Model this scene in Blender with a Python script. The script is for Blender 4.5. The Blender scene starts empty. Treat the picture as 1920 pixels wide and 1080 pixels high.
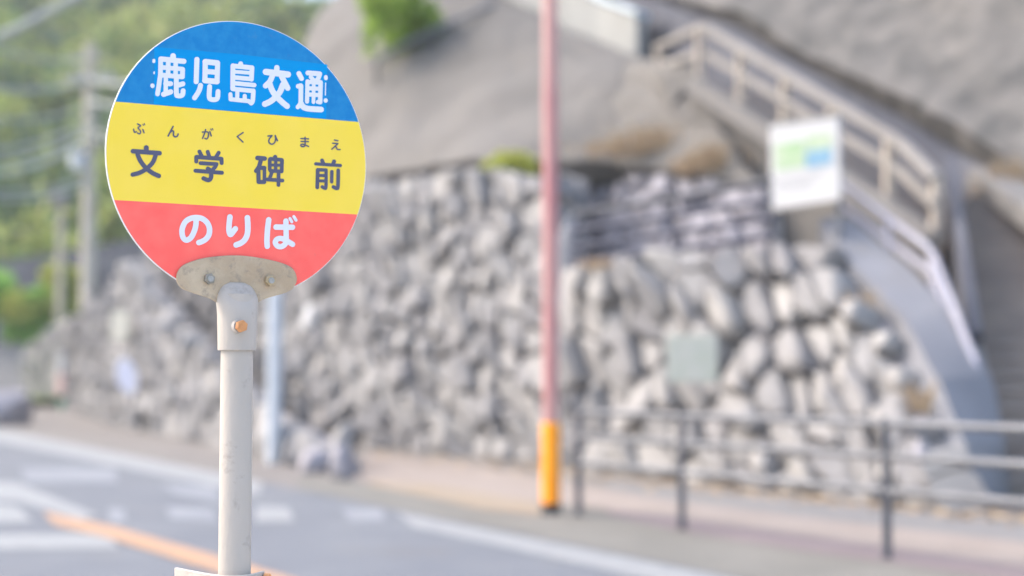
import bpy, bmesh, math, random
from mathutils import Vector, Matrix
random.seed(7)
R = math.radians
scene = bpy.context.scene
COL = scene.collection

# ------------------------------------------------------------------ camera
FPX = 2667.0                      # focal length in pixels of the 1920 px wide photograph (50 mm lens)
CAM_H = 1.2
PITCH = math.atan(160 / FPX)
cam_d = bpy.data.cameras.new("camera")
cam = bpy.data.objects.new("camera", cam_d)
COL.objects.link(cam)
cam.location = (0, 0, CAM_H)
cam.rotation_euler = (R(90) + PITCH, 0, 0)
cam_d.lens = 50.0
cam_d.sensor_width = 36.0
cam_d.clip_start = 0.05
cam_d.clip_end = 6000
cam_d.dof.use_dof = True
cam_d.dof.focus_distance = 2.55
cam_d.dof.aperture_fstop = 1.55
cam_d.dof.aperture_blades = 0
scene.camera = cam

# ------------------------------------------------------------------ sky, sun, exposure
SUN_EL, SUN_AZ = R(44), R(-78)      # azimuth measured from +Y (away from camera) towards +X: sun to the left
world = bpy.data.worlds.new("World")
scene.world = world
world.use_nodes = True
wn = world.node_tree.nodes
sky = wn.new("ShaderNodeTexSky")
sky.sky_type = 'NISHITA'
sky.sun_disc = False
sky.sun_elevation = SUN_EL
sky.sun_rotation = SUN_AZ
sky.air_density = 1.0
sky.dust_density = 4.0
sky.ozone_density = 0.6
wn["Background"].inputs[1].default_value = 0.15
world.node_tree.links.new(sky.outputs[0], wn["Background"].inputs[0])
sd = bpy.data.lights.new("sun", 'SUN')
sd.energy = 0.59
sd.angle = R(16)
sd.color = (1.0, 0.945, 0.875)
sun = bpy.data.objects.new("sun", sd)
COL.objects.link(sun)
sdir = Vector((math.sin(SUN_AZ) * math.cos(SUN_EL), math.cos(SUN_AZ) * math.cos(SUN_EL), math.sin(SUN_EL)))
sun.rotation_euler = sdir.to_track_quat('Z', 'Y').to_euler()
sun.location = sdir * 60
scene.view_settings.view_transform = 'Standard'
scene.view_settings.look = 'None'
scene.view_settings.gamma = 1.0
scene.view_settings.exposure = 2.08
scene.render.engine = 'CYCLES'
scene.cycles.use_denoising = True
scene.cycles.max_bounces = 6
scene.cycles.diffuse_bounces = 4
scene.cycles.sample_clamp_indirect = 6

# ------------------------------------------------------------------ measuring helpers
FW = Vector((0, math.cos(PITCH), math.sin(PITCH)))
UP = Vector((0, -math.sin(PITCH), math.cos(PITCH)))
CAM = Vector((0, 0, CAM_H))
def ray(px, py):
    return Vector((1, 0, 0)) * ((px - 960) / FPX) + UP * ((540 - py) / FPX) + FW
def A(px, py, Y):                 # the point at distance Y seen at (px, py)
    d = ray(px, py)
    return CAM + d * (Y / d.y)
def G(px, py, z=0.0):             # the point of the ground seen at (px, py)
    d = ray(px, py)
    return CAM + d * ((z - CAM_H) / d.z)

# ------------------------------------------------------------------ objects helpers
def tag(o, label=None, cat=None, group=None, kind=None):
    if label: o["label"] = label
    if cat: o["category"] = cat
    if group: o["group"] = group
    if kind: o["kind"] = kind
    return o
def empty(name, loc):
    o = bpy.data.objects.new(name, None)
    COL.objects.link(o)
    o.location = loc
    return o
class MB:
    def __init__(s): s.v = []; s.f = []; s.m = []
    def add(s, vs, fs, mi=0):
        b = len(s.v)
        s.v += [Vector(v) for v in vs]
        s.f += [tuple(b + i for i in f) for f in fs]
        s.m += [mi] * len(fs)
    def quad(s, a, b, c, d, mi=0): s.add([a, b, c, d], [(0, 1, 2, 3)], mi)
    def ring(s, c, u, w, n): return [c + u * math.cos(2 * math.pi * i / n) + w * math.sin(2 * math.pi * i / n) for i in range(n)]
    def loft(s, rings, mi=0, cap=True):
        n = len(rings[0]); vs = [p for r in rings for p in r]; fs = []
        for k in range(len(rings) - 1):
            for i in range(n):
                j = (i + 1) % n
                fs.append((k * n + i, k * n + j, (k + 1) * n + j, (k + 1) * n + i))
        if cap:
            fs.append(tuple(reversed(range(n))))
            fs.append(tuple((len(rings) - 1) * n + i for i in range(n)))
        s.add(vs, fs, mi)
    def tube(s, a, b, r, n=12, r2=None, mi=0):
        a = Vector(a); b = Vector(b); d = (b - a).normalized()
        h = Vector((0, 0, 1)) if abs(d.z) < .9 else Vector((1, 0, 0))
        u = d.cross(h).normalized(); w = d.cross(u)
        s.loft([s.ring(a, u * r, w * r, n), s.ring(b, u * (r2 or r), w * (r2 or r), n)], mi)
    def pipe(s, pts, r, n=10, mi=0):  # bent pipe
        pts = [Vector(p) for p in pts]; rings = []
        for i, p in enumerate(pts):
            d = (pts[min(i + 1, len(pts) - 1)] - pts[max(i - 1, 0)]).normalized()
            h = Vector((0, 0, 1)) if abs(d.z) < .9 else Vector((0, 1, 0))
            u = d.cross(h).normalized(); w = d.cross(u)
            rings.append(s.ring(p, u * r, w * r, n))
        s.loft(rings, mi)
    def bar(s, a, b, w, h, mi=0, up=Vector((0, 0, 1))):   # rectangular bar
        a = Vector(a); b = Vector(b); d = (b - a).normalized()
        u = d.cross(up).normalized() * (w / 2); t = u.cross(d).normalized() * (h / 2)
        s.loft([[p - u - t, p + u - t, p + u + t, p - u + t] for p in (a, b)], mi)
    def box(s, c, x, y, z, mi=0, rz=0):
        c = Vector(c); q = Matrix.Rotation(rz, 3, 'Z')
        s.loft([[c + q @ Vector((sx * x / 2, sy * y / 2, zz * z / 2)) for sx, sy in ((-1, -1), (1, -1), (1, 1), (-1, 1))] for zz in (-1, 1)], mi)
    def slab(s, pts, off, mi=0):      # closed outline pushed by off
        n = len(pts); o = Vector(off)
        s.loft([[Vector(p) for p in pts], [Vector(p) + o for p in pts]], mi)
    def build(s, name, mats, parent=None, smooth=False, bevel=0):
        me = bpy.data.meshes.new(name)
        me.from_pydata([tuple(v) for v in s.v], [], s.f)
        if not isinstance(mats, (list, tuple)): mats = [mats]
        for m in mats: me.materials.append(m)
        me.polygons.foreach_set("material_index", s.m)
        bm = bmesh.new(); bm.from_mesh(me); bmesh.ops.recalc_face_normals(bm, faces=bm.faces); bm.to_mesh(me); bm.free()
        if smooth:
            me.polygons.foreach_set("use_smooth", [True] * len(me.polygons))
            try: me.set_sharp_from_angle(angle=R(smooth if smooth > 1 else 40))
            except Exception: pass
        me.update()
        o = bpy.data.objects.new(name, me); COL.objects.link(o)
        if parent is not None:
            o.parent = parent
            o.matrix_parent_inverse = Matrix.Translation(parent.matrix_basis.translation).inverted() if parent.parent is None and parent.type == 'EMPTY' else Matrix.Identity(4)
        if bevel:
            m = o.modifiers.new("bevel", 'BEVEL'); m.width = bevel; m.segments = 2; m.limit_method = 'ANGLE'
        return o

# ------------------------------------------------------------------ materials
def mat(name, col, col2=None, scale=5.0, detail=6, rough=0.8, bump=0.0, bscale=None, island=None, metal=0.0, spec=0.3,
        ramp=(0.35, 0.65), stretch=None, trans=None, grime=None):
    m = bpy.data.materials.new(name); m.use_nodes = True
    nt = m.node_tree; N = nt.nodes; L = nt.links
    b = N["Principled BSDF"]
    b.inputs["Roughness"].default_value = rough
    b.inputs["Metallic"].default_value = metal
    b.inputs["Specular IOR Level"].default_value = spec
    tc = N.new("ShaderNodeTexCoord")
    src = tc.outputs["Object"]
    if stretch:
        mp = N.new("ShaderNodeMapping"); mp.inputs["Scale"].default_value = stretch
        L.new(src, mp.inputs[0]); src = mp.outputs[0]
    out = None
    if col2 is not None:
        n = N.new("ShaderNodeTexNoise"); n.inputs["Scale"].default_value = scale; n.inputs["Detail"].default_value = detail
        L.new(src, n.inputs["Vector"])
        r = N.new("ShaderNodeValToRGB")
        r.color_ramp.elements[0].position = ramp[0]; r.color_ramp.elements[0].color = (*col, 1)
        r.color_ramp.elements[1].position = ramp[1]; r.color_ramp.elements[1].color = (*col2, 1)
        L.new(n.outputs["Fac"], r.inputs[0]); out = r.outputs[0]
    if island:                        # own tone of every stone or leaf
        g = N.new("ShaderNodeNewGeometry")
        r2 = N.new("ShaderNodeValToRGB")
        els = r2.color_ramp.elements
        for i, c in enumerate(island):
            p = i / (len(island) - 1)
            e = els[0] if i == 0 else (els[1] if i == len(island) - 1 else els.new(p))
            e.position = p; e.color = (*c, 1)
        L.new(g.outputs["Random Per Island"], r2.inputs[0])
        if out:
            mx = N.new("ShaderNodeMix"); mx.data_type = 'RGBA'; mx.inputs[0].default_value = 0.55
            L.new(out, mx.inputs[6]); L.new(r2.outputs[0], mx.inputs[7]); out = mx.outputs[2]
        else: out = r2.outputs[0]
    if grime:                         # scattered dirt and scuffs: (scale, amount, threshold)
        gn = N.new("ShaderNodeTexNoise"); gn.inputs["Scale"].default_value = grime[0]; gn.inputs["Detail"].default_value = 10; gn.inputs["Roughness"].default_value = .68
        L.new(tc.outputs["Object"], gn.inputs["Vector"])
        gr = N.new("ShaderNodeMapRange"); gr.inputs[1].default_value = grime[2]; gr.inputs[2].default_value = grime[2] + .12; gr.inputs[3].default_value = 0; gr.inputs[4].default_value = grime[1]
        L.new(gn.outputs["Fac"], gr.inputs[0])
        gm = N.new("ShaderNodeMix"); gm.data_type = 'RGBA'; gm.inputs[7].default_value = (.17, .155, .135, 1)
        L.new(gr.outputs[0], gm.inputs[0])
        if out: L.new(out, gm.inputs[6])
        else: gm.inputs[6].default_value = (*col, 1)
        out = gm.outputs[2]
    if out: L.new(out, b.inputs["Base Color"])
    else: b.inputs["Base Color"].default_value = (*col, 1)
    if bump:
        n2 = N.new("ShaderNodeTexNoise"); n2.inputs["Scale"].default_value = bscale or scale * 3; n2.inputs["Detail"].default_value = 8
        L.new(src, n2.inputs["Vector"])
        bp = N.new("ShaderNodeBump"); bp.inputs["Strength"].default_value = bump; bp.inputs["Distance"].default_value = 0.02
        L.new(n2.outputs["Fac"], bp.inputs["Height"]); L.new(bp.outputs[0], b.inputs["Normal"])
    if trans:
        tr = N.new("ShaderNodeBsdfTranslucent"); ms = N.new("ShaderNodeMixShader"); ms.inputs[0].default_value = trans
        if out: L.new(out, tr.inputs[0])
        L.new(b.outputs[0], ms.inputs[1]); L.new(tr.outputs[0], ms.inputs[2]); L.new(ms.outputs[0], N["Material Output"].inputs[0])
    return m

M = {}
M['asphalt'] = mat('asphalt', (0.112, 0.122, 0.141), (0.139, 0.149, 0.165), 1.2, rough=.9, bump=.3, bscale=60, grime=(.7, .3, .56))
M['near'] = mat('pale_pavement', (.34, .335, .32), (.42, .41, .40), 2, rough=.9)
M['ground'] = mat('earth', (0.146, 0.134, 0.126), (0.183, 0.170, 0.158), .8, rough=.95)
M['gutter'] = mat('gutter_concrete', (0.136, 0.132, 0.118), (0.163, 0.157, 0.141), 1.5, rough=.9, grime=(1.2, .3, .56))
M['tan'] = mat('tan_paving', (0.230, 0.194, 0.170), (0.258, 0.221, 0.195), 2, rough=.9)
M['rose'] = mat('reddish_paving', (0.157, 0.128, 0.131), (0.182, 0.149, 0.151), 2, rough=.9)
M['sand'] = mat('yellow_tactile_paving', (0.234, 0.188, 0.134), (0.251, 0.208, 0.162), 2, rough=.9)
M['greypave'] = mat('grey_paving', (0.157, 0.152, 0.150), (0.182, 0.175, 0.171), 2, rough=.9)
M['roadwhite'] = mat('road_paint_white', (0.242, 0.251, 0.251), (0.201, 0.208, 0.214), 6, rough=.7)
M['roadworn'] = mat('road_paint_worn', (0.212, 0.224, 0.241), (0.152, 0.162, 0.182), 3, rough=.75)
M['roadorange'] = mat('road_paint_orange', (0.365, 0.215, 0.122), (0.310, 0.202, 0.137), 4, rough=.7)
M['stone'] = mat('lava_stone', (0.204, 0.199, 0.202), (0.318, 0.313, 0.305), 2.2, rough=.9, bump=.6, bscale=9,
                 island=[(0.150, 0.146, 0.152), (0.292, 0.287, 0.279), (0.336, 0.331, 0.323), (0.231, 0.221, 0.223), (0.310, 0.295, 0.275)])
M['joint'] = mat('dark_joint_mortar', (0.167, 0.167, 0.207), (0.332, 0.320, 0.332), 3, rough=.95)
M['darkrock'] = mat('dark_rock', (0.242, 0.235, 0.265), (0.455, 0.425, 0.441), 1.5, rough=.95, bump=.6, bscale=6,
                    island=[(0.213, 0.213, 0.242), (0.410, 0.395, 0.410), (0.304, 0.289, 0.304)])
M['shot'] = mat('sprayed_concrete', (0.108, 0.102, 0.093), (0.141, 0.133, 0.123), .5, rough=.95, bump=.8, bscale=3, stretch=(1, 1, .35), grime=(.5, .35, .56))
M['bigwall'] = mat('rough_lava_wall', (0.085, 0.083, 0.079), (0.142, 0.134, 0.125), 2.4, rough=.95, bump=1.0, bscale=4, stretch=(1, 1, .5), ramp=(.38, .62))
M['stairwall'] = mat('shade_dark_concrete', (0.071, 0.074, 0.092), (0.108, 0.112, 0.130), 1.2, rough=.95, bump=.5, bscale=6)  # dark tone stands in for the shade behind the stair railing
M['step'] = mat('stair_concrete', (0.259, 0.222, 0.201), (0.344, 0.291, 0.251), 2, rough=.95)
M['apron'] = mat('apron_concrete', (.175, .178, .195), (.215, .218, .235), 1.2, rough=.9, grime=(1.1, .3, .55))
M['stringer'] = mat('pale_concrete', (0.166, 0.158, 0.151), (0.194, 0.184, 0.173), 1.5, rough=.9)
M['sidewall'] = mat('stair_side_concrete', (0.165, 0.149, 0.139), (0.213, 0.192, 0.180), 1.0, rough=.95, bump=.5, bscale=5)
M['parapet'] = mat('cream_parapet', (0.268, 0.270, 0.255), (0.302, 0.306, 0.292), 1.0, rough=.85)
M['railwood'] = mat('weathered_handrail', (0.215, 0.200, 0.182), (0.262, 0.246, 0.229), 2, rough=.8)
M['railpost'] = mat('weathered_post', (0.396, 0.335, 0.276), (0.479, 0.418, 0.340), 2, rough=.8)
M['steel'] = mat('galvanised_steel', (0.133, 0.137, 0.148), (0.170, 0.174, 0.185), 4, rough=.55, metal=.2)
M['darksteel'] = mat('dark_pipe_grey', (0.057, 0.061, 0.075), (0.081, 0.085, 0.097), 4, rough=.6)  # darker grey than the galvanised rails
M['lilac'] = mat('lilac_grey_paint', (0.324, 0.318, 0.372), (0.384, 0.378, 0.426), 4, rough=.6)
M['cable'] = mat('dark_rail', (0.065, 0.068, 0.094), None, rough=.7)
M['rose_pole'] = mat('faded_red_paint', (0.419, 0.175, 0.174), (0.469, 0.262, 0.233), 2, rough=.5, spec=.5)
M['orange'] = mat('orange_sleeve', (0.950, 0.313, 0.009), (0.950, 0.351, 0.015), 3, rough=.5)
M['black'] = mat('black_rubber', (.04, .04, .045), None, rough=.7)
M['white_post'] = mat('white_paint', (0.527, 0.561, 0.592), (0.468, 0.501, 0.536), 3, rough=.5)
M['cream'] = mat('cream_plate', (0.476, 0.462, 0.392), None, rough=.6)
M['paleblue'] = mat('pale_blue_plate', (0.374, 0.403, 0.533), (0.446, 0.468, 0.547), 3, rough=.5)
M['palegreen'] = mat('pale_green_plaque', (0.331, 0.360, 0.310), (0.382, 0.396, 0.360), 6, rough=.7)
M['board'] = mat('white_board', (0.438, 0.443, 0.448), None, rough=.5)
M['boardgreen'] = mat('map_green', (0.248, 0.385, 0.208), (0.347, 0.417, 0.307), 4, rough=.5)
M['boardblue'] = mat('map_blue', (0.079, 0.228, 0.397), (0.178, 0.307, 0.397), 5, rough=.5)
M['boardgrey'] = mat('board_print_grey', (0.298, 0.302, 0.318), (0.367, 0.372, 0.382), 9, rough=.5)
M['pole_conc'] = mat('utility_pole_concrete', (0.401, 0.360, 0.305), (0.487, 0.443, 0.370), 2, rough=.9)
M['wire'] = mat('pale_cable', (0.320, 0.344, 0.320), None, rough=.6)
M['leaf'] = mat('leaves_green', (0.330, 0.600, 0.081), island=[(0.165, 0.360, 0.054), (0.429, 0.660, 0.121), (0.660, 0.840, 0.162), (0.297, 0.510, 0.108)], rough=.6, trans=.35)
M['bushleaf'] = mat('shrub_leaves', (0.202, 0.298, 0.045), island=[(0.142, 0.238, 0.045), (0.606, 0.626, 0.150), (0.855, 0.760, 0.241), (0.323, 0.447, 0.090)], rough=.6, trans=.5)
M['leafyellow'] = mat('leaves_yellow', (0.138, 0.276, 0.041), island=[(0.414, 0.414, 0.083), (0.580, 0.524, 0.138), (0.331, 0.386, 0.083)], rough=.6, trans=.35)
M['forest'] = mat('forest_leaves', (0.206, 0.402, 0.041), island=[(0.082, 0.180, 0.041), (0.227, 0.341, 0.067), (0.351, 0.462, 0.094), (0.145, 0.262, 0.054), (0.413, 0.422, 0.121)], rough=.7, trans=.3)
M['forestdark'] = mat('dark_evergreen_leaves', (0.105, 0.210, 0.024), island=[(0.063, 0.105, 0.040), (0.105, 0.158, 0.048), (0.084, 0.137, 0.056)], rough=.7, trans=.3)
M['forestgold'] = mat('light_leaves', (0.110, 0.216, 0.024), island=[(0.330, 0.367, 0.096), (0.418, 0.410, 0.112), (0.264, 0.324, 0.080)], rough=.7, trans=.35)
M['hill'] = mat('hillside_soil', (0.091, 0.144, 0.042), (0.182, 0.230, 0.072), .15, rough=.95)
M['mountain'] = mat('far_mountain', (0.128, 0.238, 0.320), (0.192, 0.306, 0.360), .01, rough=1)  # blue of the distance haze mixed into the base colour
M['dry'] = mat('dry_grass', (0.374, 0.319, 0.122), island=[(0.466, 0.352, 0.220), (0.560, 0.447, 0.305), (0.355, 0.267, 0.182)], rough=.8, trans=.2)
M['bark'] = mat('bark', (0.150, 0.110, 0.080), (0.220, 0.170, 0.120), 6, rough=.9)
# the sign
M['disc_metal'] = mat('disc_edge_white', (0.680, 0.680, 0.680), None, rough=.4)
M['blue'] = mat('faded_blue_film', (0.012, 0.190, 0.460), (0.020, 0.227, 0.488), 55, rough=.6, detail=8, spec=.12, grime=(45, .12, .60))
M['blue2'] = mat('fresh_blue_film', (0.000, 0.255, 0.598), (0.000, 0.267, 0.598), 8, rough=.6, spec=.12)
M['yellow'] = mat('yellow_film', (0.831, 0.605, 0.044), (0.840, 0.613, 0.064), 14, rough=.45, spec=.4, grime=(60, .25, .70))
M['red'] = mat('red_film', (0.920, 0.110, 0.090), (0.950, 0.139, 0.112), 26, rough=.45, detail=8, spec=.4, grime=(40, .14, .62))
M['letter'] = mat('white_letter_film', (0.669, 0.685, 0.745), None, rough=.5)
M['letterold'] = mat('older_letter_film', (0.666, 0.702, 0.756), None, rough=.5)
M['ink'] = mat('slate_letter_film', (0.079, 0.084, 0.140), None, rough=.5)
M['plate'] = mat('weathered_cast_metal', (0.405, 0.307, 0.201), (0.506, 0.406, 0.282), 14, rough=.6, bump=.25, bscale=160, spec=.4, detail=9, grime=(40, .55, .54))
M['polepaint'] = mat('pole_paint', (0.400, 0.361, 0.316), (0.465, 0.411, 0.362), 9, rough=.5, bump=.08, bscale=120, detail=8, stretch=(1, 1, .35), grime=(22, .40, .56))
M['nut'] = mat('dull_nut', (0.245, 0.230, 0.194), (0.324, 0.302, 0.259), 60, rough=.45, metal=.4)
M['nutbrass'] = mat('yellowed_nut', (0.374, 0.281, 0.153), (0.442, 0.357, 0.238), 60, rough=.45, metal=.3)
M['bolt'] = mat('bolt_zinc', (0.288, 0.288, 0.266), (0.360, 0.353, 0.324), 80, rough=.5)
M['rust'] = mat('rusty_bolt', (.62, .30, .12), (.50, .22, .09), 70, rough=.7, bump=.2, bscale=200)

# ------------------------------------------------------------------ setting: ground and road
def sheet(name, polys, m, z, kind='structure'):
    mb = MB()
    for p in polys:
        vs = [Vector((q.x, q.y, z)) for q in p]
        mb.add(vs, [tuple(range(len(vs)))])
    o = mb.build(name, m)
    if kind: tag(o, kind=kind)
    return o
g = MB(); g.quad((-900, -60, 0), (900, -60, 0), (900, 1500, 0), (-900, 1500, 0)); tag(g.build('ground', M['ground']), kind='structure')
def strip(pts_a, pts_b):          # polygon between two pixel polylines on the ground
    return [G(*p) for p in pts_a] + [G(*p) for p in reversed(pts_b)]
def line_px(a, b, y): return a[0] + (b[0] - a[0]) * (y - a[1]) / (b[1] - a[1])
EA, EB = (0, 806), (1330, 1074)   # outer rim of the far edge line
sl = (EB[1] - EA[1]) / (EB[0] - EA[0])
def edge(px, d=0): return (px, EA[1] + sl * px + d)
far_l, far_r = -420, 2700
asph = [G(*edge(far_l)), G(*edge(far_r))] + [Vector((6.0, 2.9, 0)), Vector((-3.0, 4.6, 0)), Vector((-14, 12.5, 0)), Vector((-60, 48, 0))]
sheet('road', [asph], M['asphalt'], .004)
near = MB()
near.slab([(-14, 12.3, 0), (-3.0, 4.4, 0), (6.0, 2.7, 0), (30, -4, 0), (30, -30, 0), (-30, -30, 0)], (0, 0, .14))
tag(near.build('near_pavement', M['near'], bevel=.02), kind='structure')
sheet('gutter_strip', [[G(*edge(px)) for px in (560, 2700)] + [G(*p) for p in ((2700, 1300), (1920, 1080), (1660, 1040), (1280, 984), (1080, 952), (900, 930), (560, 892))]], M['gutter'], .008)
sheet('reddish_paving_strip', [strip([(1140, 968), (1280, 1000), (1500, 1035), (1920, 1095), (2400, 1165)], [(1140, 958), (1280, 975), (1500, 1006), (1920, 1066), (2400, 1135)])], M['rose'], .012)
sheet('tan_paving_strip', [strip([(660, 905), (860, 928), (1140, 958), (1280, 975), (1500, 1006), (1920, 1066), (2400, 1135)],
                                 [(690, 850), (900, 874), (1140, 922), (1280, 945), (1500, 972), (1920, 1020), (2400, 1080)])], M['tan'], .012)
sheet('grey_paving_strip', [strip([(1140, 922), (1280, 945), (1500, 972), (1920, 1020), (2400, 1080)],
                                  [(1140, 900), (1280, 917), (1500, 942), (1920, 985), (2400, 1035)])], M['greypave'], .0125)
sheet('yellow_paving_patch', [strip([(690, 912), (800, 935), (900, 958), (1005, 968), (1025, 966)], [(690, 903), (800, 912), (900, 926), (1005, 945), (1025, 952)])], M['sand'], .016)
# painted markings, one object per marking system
def marking(name, polys, m, z=.008): return sheet(name, [[G(*p) for p in q] for q in polys], m, z)
marking('edge_line_marking', [[edge(-420), edge(492), edge(486, 26), edge(-420, 22)], [edge(742, 6), edge(2700, 2), edge(2700, 70), edge(1330, 40), edge(775, 28)]], M['roadwhite'])
marking('centre_line_marking', [[(82, 962), (215, 990), (420, 1049), (900, 1192), (900, 1240), (400, 1074), (205, 1012), (100, 986)]], M['roadorange'], .012)
marking('white_hatching_marking', [[(-160, 1004), (205, 1002), (222, 1030), (-160, 1034)], [(-120, 905), (30, 905), (90, 930), (185, 968), (150, 976), (40, 942), (-120, 930)],
                                   [(-120, 938), (30, 950), (62, 980), (-120, 985)], [(480, 950), (540, 952), (553, 979), (478, 980)]], M['roadwhite'])
marking('worn_hatching_marking', [[(38, 878), (215, 878), (222, 905), (48, 906)], [(300, 908), (400, 912), (420, 945), (330, 930)],
                                  [(202, 955), (232, 955), (238, 980), (208, 982)], [(310, 952), (398, 955), (410, 980), (320, 974)], [(640, 955), (718, 955), (722, 979), (655, 979)]], M['roadworn'])

# ------------------------------------------------------------------ stones
def hull_rock(seed, n=18, rough=.14):
    rnd = random.Random(seed); bm = bmesh.new()
    for i in range(n):
        z = 1 - 2 * (i + .5) / n; a = i * 2.39996 + rnd.uniform(-.35, .35); r = math.sqrt(1 - z * z)
        k = 1 + rnd.uniform(-rough, rough)
        v = Vector((r * math.cos(a), r * math.sin(a), z)); v *= k / (abs(v.x) ** 3.2 + abs(v.y) ** 3.2 + abs(v.z) ** 3.2) ** (1 / 3.2)
        bm.verts.new(v)
    res = bmesh.ops.convex_hull(bm, input=bm.verts)
    for v in [x for x in res["geom_interior"] if isinstance(x, bmesh.types.BMVert)]: bm.verts.remove(v)
    bmesh.ops.bevel(bm, geom=bm.edges[:], offset=.09, segments=1, affect='EDGES')
    bm.verts.ensure_lookup_table()
    vs = [v.co.copy() for v in bm.verts]; bm.verts.index_update(); fs = [tuple(v.index for v in f.verts) for f in bm.faces]
    bm.free(); return vs, fs
ROCKS = [hull_rock(100 + i) for i in range(14)]
def put_rock(mb, c, ux, uy, uz, mi=0, rnd=random):
    vs, fs = rnd.choice(ROCKS)
    q = Matrix.Rotation(rnd.choice((0, 1.571, 3.1416)) + rnd.uniform(-.3, .3), 3, rnd.choice(((1, 0, 0), (0, 1, 0), (0, 0, 1)))) @ Matrix.Rotation(rnd.uniform(-.22, .22), 3, (1, .3, 0))
    mb.add([c + ux * p.x + uy * p.y + uz * p.z for p in (q @ v for v in vs)], fs, mi)
def lerp(a, b, t): return a + (b - a) * t
def stone_wall(name, base, top, size, label, cat, lean=.35, seed=1, mats=None, depth=.19, group=None):
    rnd = random.Random(seed); n = len(base)
    mid = [(base[i] + top[i]) / 2 for i in range(n)]
    cum = [0]
    for i in range(n - 1): cum.append(cum[-1] + (mid[i + 1] - mid[i]).length)
    Ltot = cum[-1]
    def S(u, v):
        for i in range(n - 1):
            if u <= cum[i + 1] or i == n - 2:
                t = (u - cum[i]) / (cum[i + 1] - cum[i]); break
        return lerp(lerp(base[i], base[i + 1], t), lerp(top[i], top[i + 1], t), v)
    mb = MB()
    # dark backing, a solid behind the faces of the stones
    nu = max(4, int(Ltot / .6))
    fr, bk = [], []
    for k in range(nu + 1):
        u = Ltot * k / nu
        b, t = S(u, 0), S(u, 1)
        tu = (S(min(u + .05, Ltot), .5) - S(max(u - .05, 0), .5)).normalized(); nn = tu.cross((t - b).normalized()).normalized()
        if nn.y > 0: nn = -nn
        fr.append((b - nn * .10, t - nn * .14)); bk.append((b + Vector((-.05, .9, 0)), t + Vector((-.05, .9, 0))))
    for k in range(nu):
        mb.quad(fr[k][0], fr[k + 1][0], fr[k + 1][1], fr[k][1], 1)
        mb.quad(fr[k][1], fr[k + 1][1], bk[k + 1][1], bk[k][1], 1)
        mb.quad(bk[k][0], bk[k + 1][0], bk[k + 1][1], bk[k][1], 1)
    for k in (0, nu): mb.quad(fr[k][0], fr[k][1], bk[k][1], bk[k][0], 1)
    # fitted blocks: the cells of a jittered, leaning grid, each a chamfered block with its own tilt
    ca, sa = math.cos(lean), math.sin(lean); AS = 1.38
    def fwd(u, w): return (u * ca - w * sa) , (u * sa + w * ca) / AS
    def inv(x, y): y *= AS; return x * ca + y * sa, -x * sa + y * ca
    Hs = [(S(Ltot * k / 60, 1) - S(Ltot * k / 60, 0)).length for k in range(61)]
    def Hh(u): k = min(59.999, max(0, u / Ltot * 60)); i = int(k); return lerp(Hs[i], Hs[i + 1], k - i)
    cell = size * .86; pts = []
    ext = [fwd(u, w) for u in (0, Ltot) for w in (0, max(Hs))]
    x0, x1 = min(e[0] for e in ext), max(e[0] for e in ext); y0, y1 = min(e[1] for e in ext), max(e[1] for e in ext)
    row = 0; y = y0
    while y < y1 + cell:
        x = x0 - (row % 2) * cell * .5
        while x < x1 + cell:
            q = (x + rnd.uniform(-.36, .36) * cell, y + rnd.uniform(-.36, .36) * cell); u, w = inv(*q)
            if -.6 * size < u < Ltot + .6 * size and -.6 * size < w < Hh(u) + size * .2: pts.append(q)
            x += cell * rnd.uniform(.85, 1.15)
        y += cell * .88; row += 1
    for i, p in enumerate(pts):
        poly = [(p[0] + cell * a, p[1] + cell * b) for a, b in ((-1.1, -1.1), (1.1, -1.1), (1.1, 1.1), (-1.1, 1.1))]
        for j, q in enumerate(pts):
            if i == j or abs(q[0] - p[0]) > 2.4 * cell or abs(q[1] - p[1]) > 2.4 * cell: continue
            mx, my, dx, dy = (p[0] + q[0]) / 2, (p[1] + q[1]) / 2, q[0] - p[0], q[1] - p[1]
            out = []
            for k in range(len(poly)):
                a, b = poly[k], poly[(k + 1) % len(poly)]
                fa = (mx - a[0]) * dx + (my - a[1]) * dy; fb = (mx - b[0]) * dx + (my - b[1]) * dy
                if fa >= 0: out.append(a)
                if (fa >= 0) != (fb >= 0): t = fa / (fa - fb); out.append((a[0] + (b[0] - a[0]) * t, a[1] + (b[1] - a[1]) * t))
            poly = out
        if len(poly) < 3: continue
        poly = [inv(*q) for q in poly]
        top_w = Hh(sum(q[0] for q in poly) / len(poly)) + rnd.uniform(-.10, .16) * size
        for nx_, nw_, c_ in ((0, 1, top_w), (0, -1, .06), (1, 0, Ltot + .05), (-1, 0, .05)):
            out = []
            for k in range(len(poly)):
                a, b = poly[k], poly[(k + 1) % len(poly)]; fa = c_ - a[0] * nx_ - a[1] * nw_; fb = c_ - b[0] * nx_ - b[1] * nw_
                if fa >= 0: out.append(a)
                if (fa >= 0) != (fb >= 0): t = fa / (fa - fb); out.append((a[0] + (b[0] - a[0]) * t, a[1] + (b[1] - a[1]) * t))
            poly = out
            if len(poly) < 3: break
        if len(poly) < 3: continue
        us = [q[0] for q in poly]; ws = [q[1] for q in poly]
        if max(us) - min(us) < .3 * size or max(ws) - min(ws) < .3 * size: continue
        cu = sum(q[0] for q in poly) / len(poly); cw = sum(q[1] for q in poly) / len(poly)
        if cu < 0 or cu > Ltot or cw < 0: continue
        ch = []
        for k in range(len(poly)):
            a, b = poly[k], poly[(k + 1) % len(poly)]
            ch += [(a[0] * .8 + b[0] * .2, a[1] * .8 + b[1] * .2), (a[0] * .2 + b[0] * .8, a[1] * .2 + b[1] * .8)]
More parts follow.
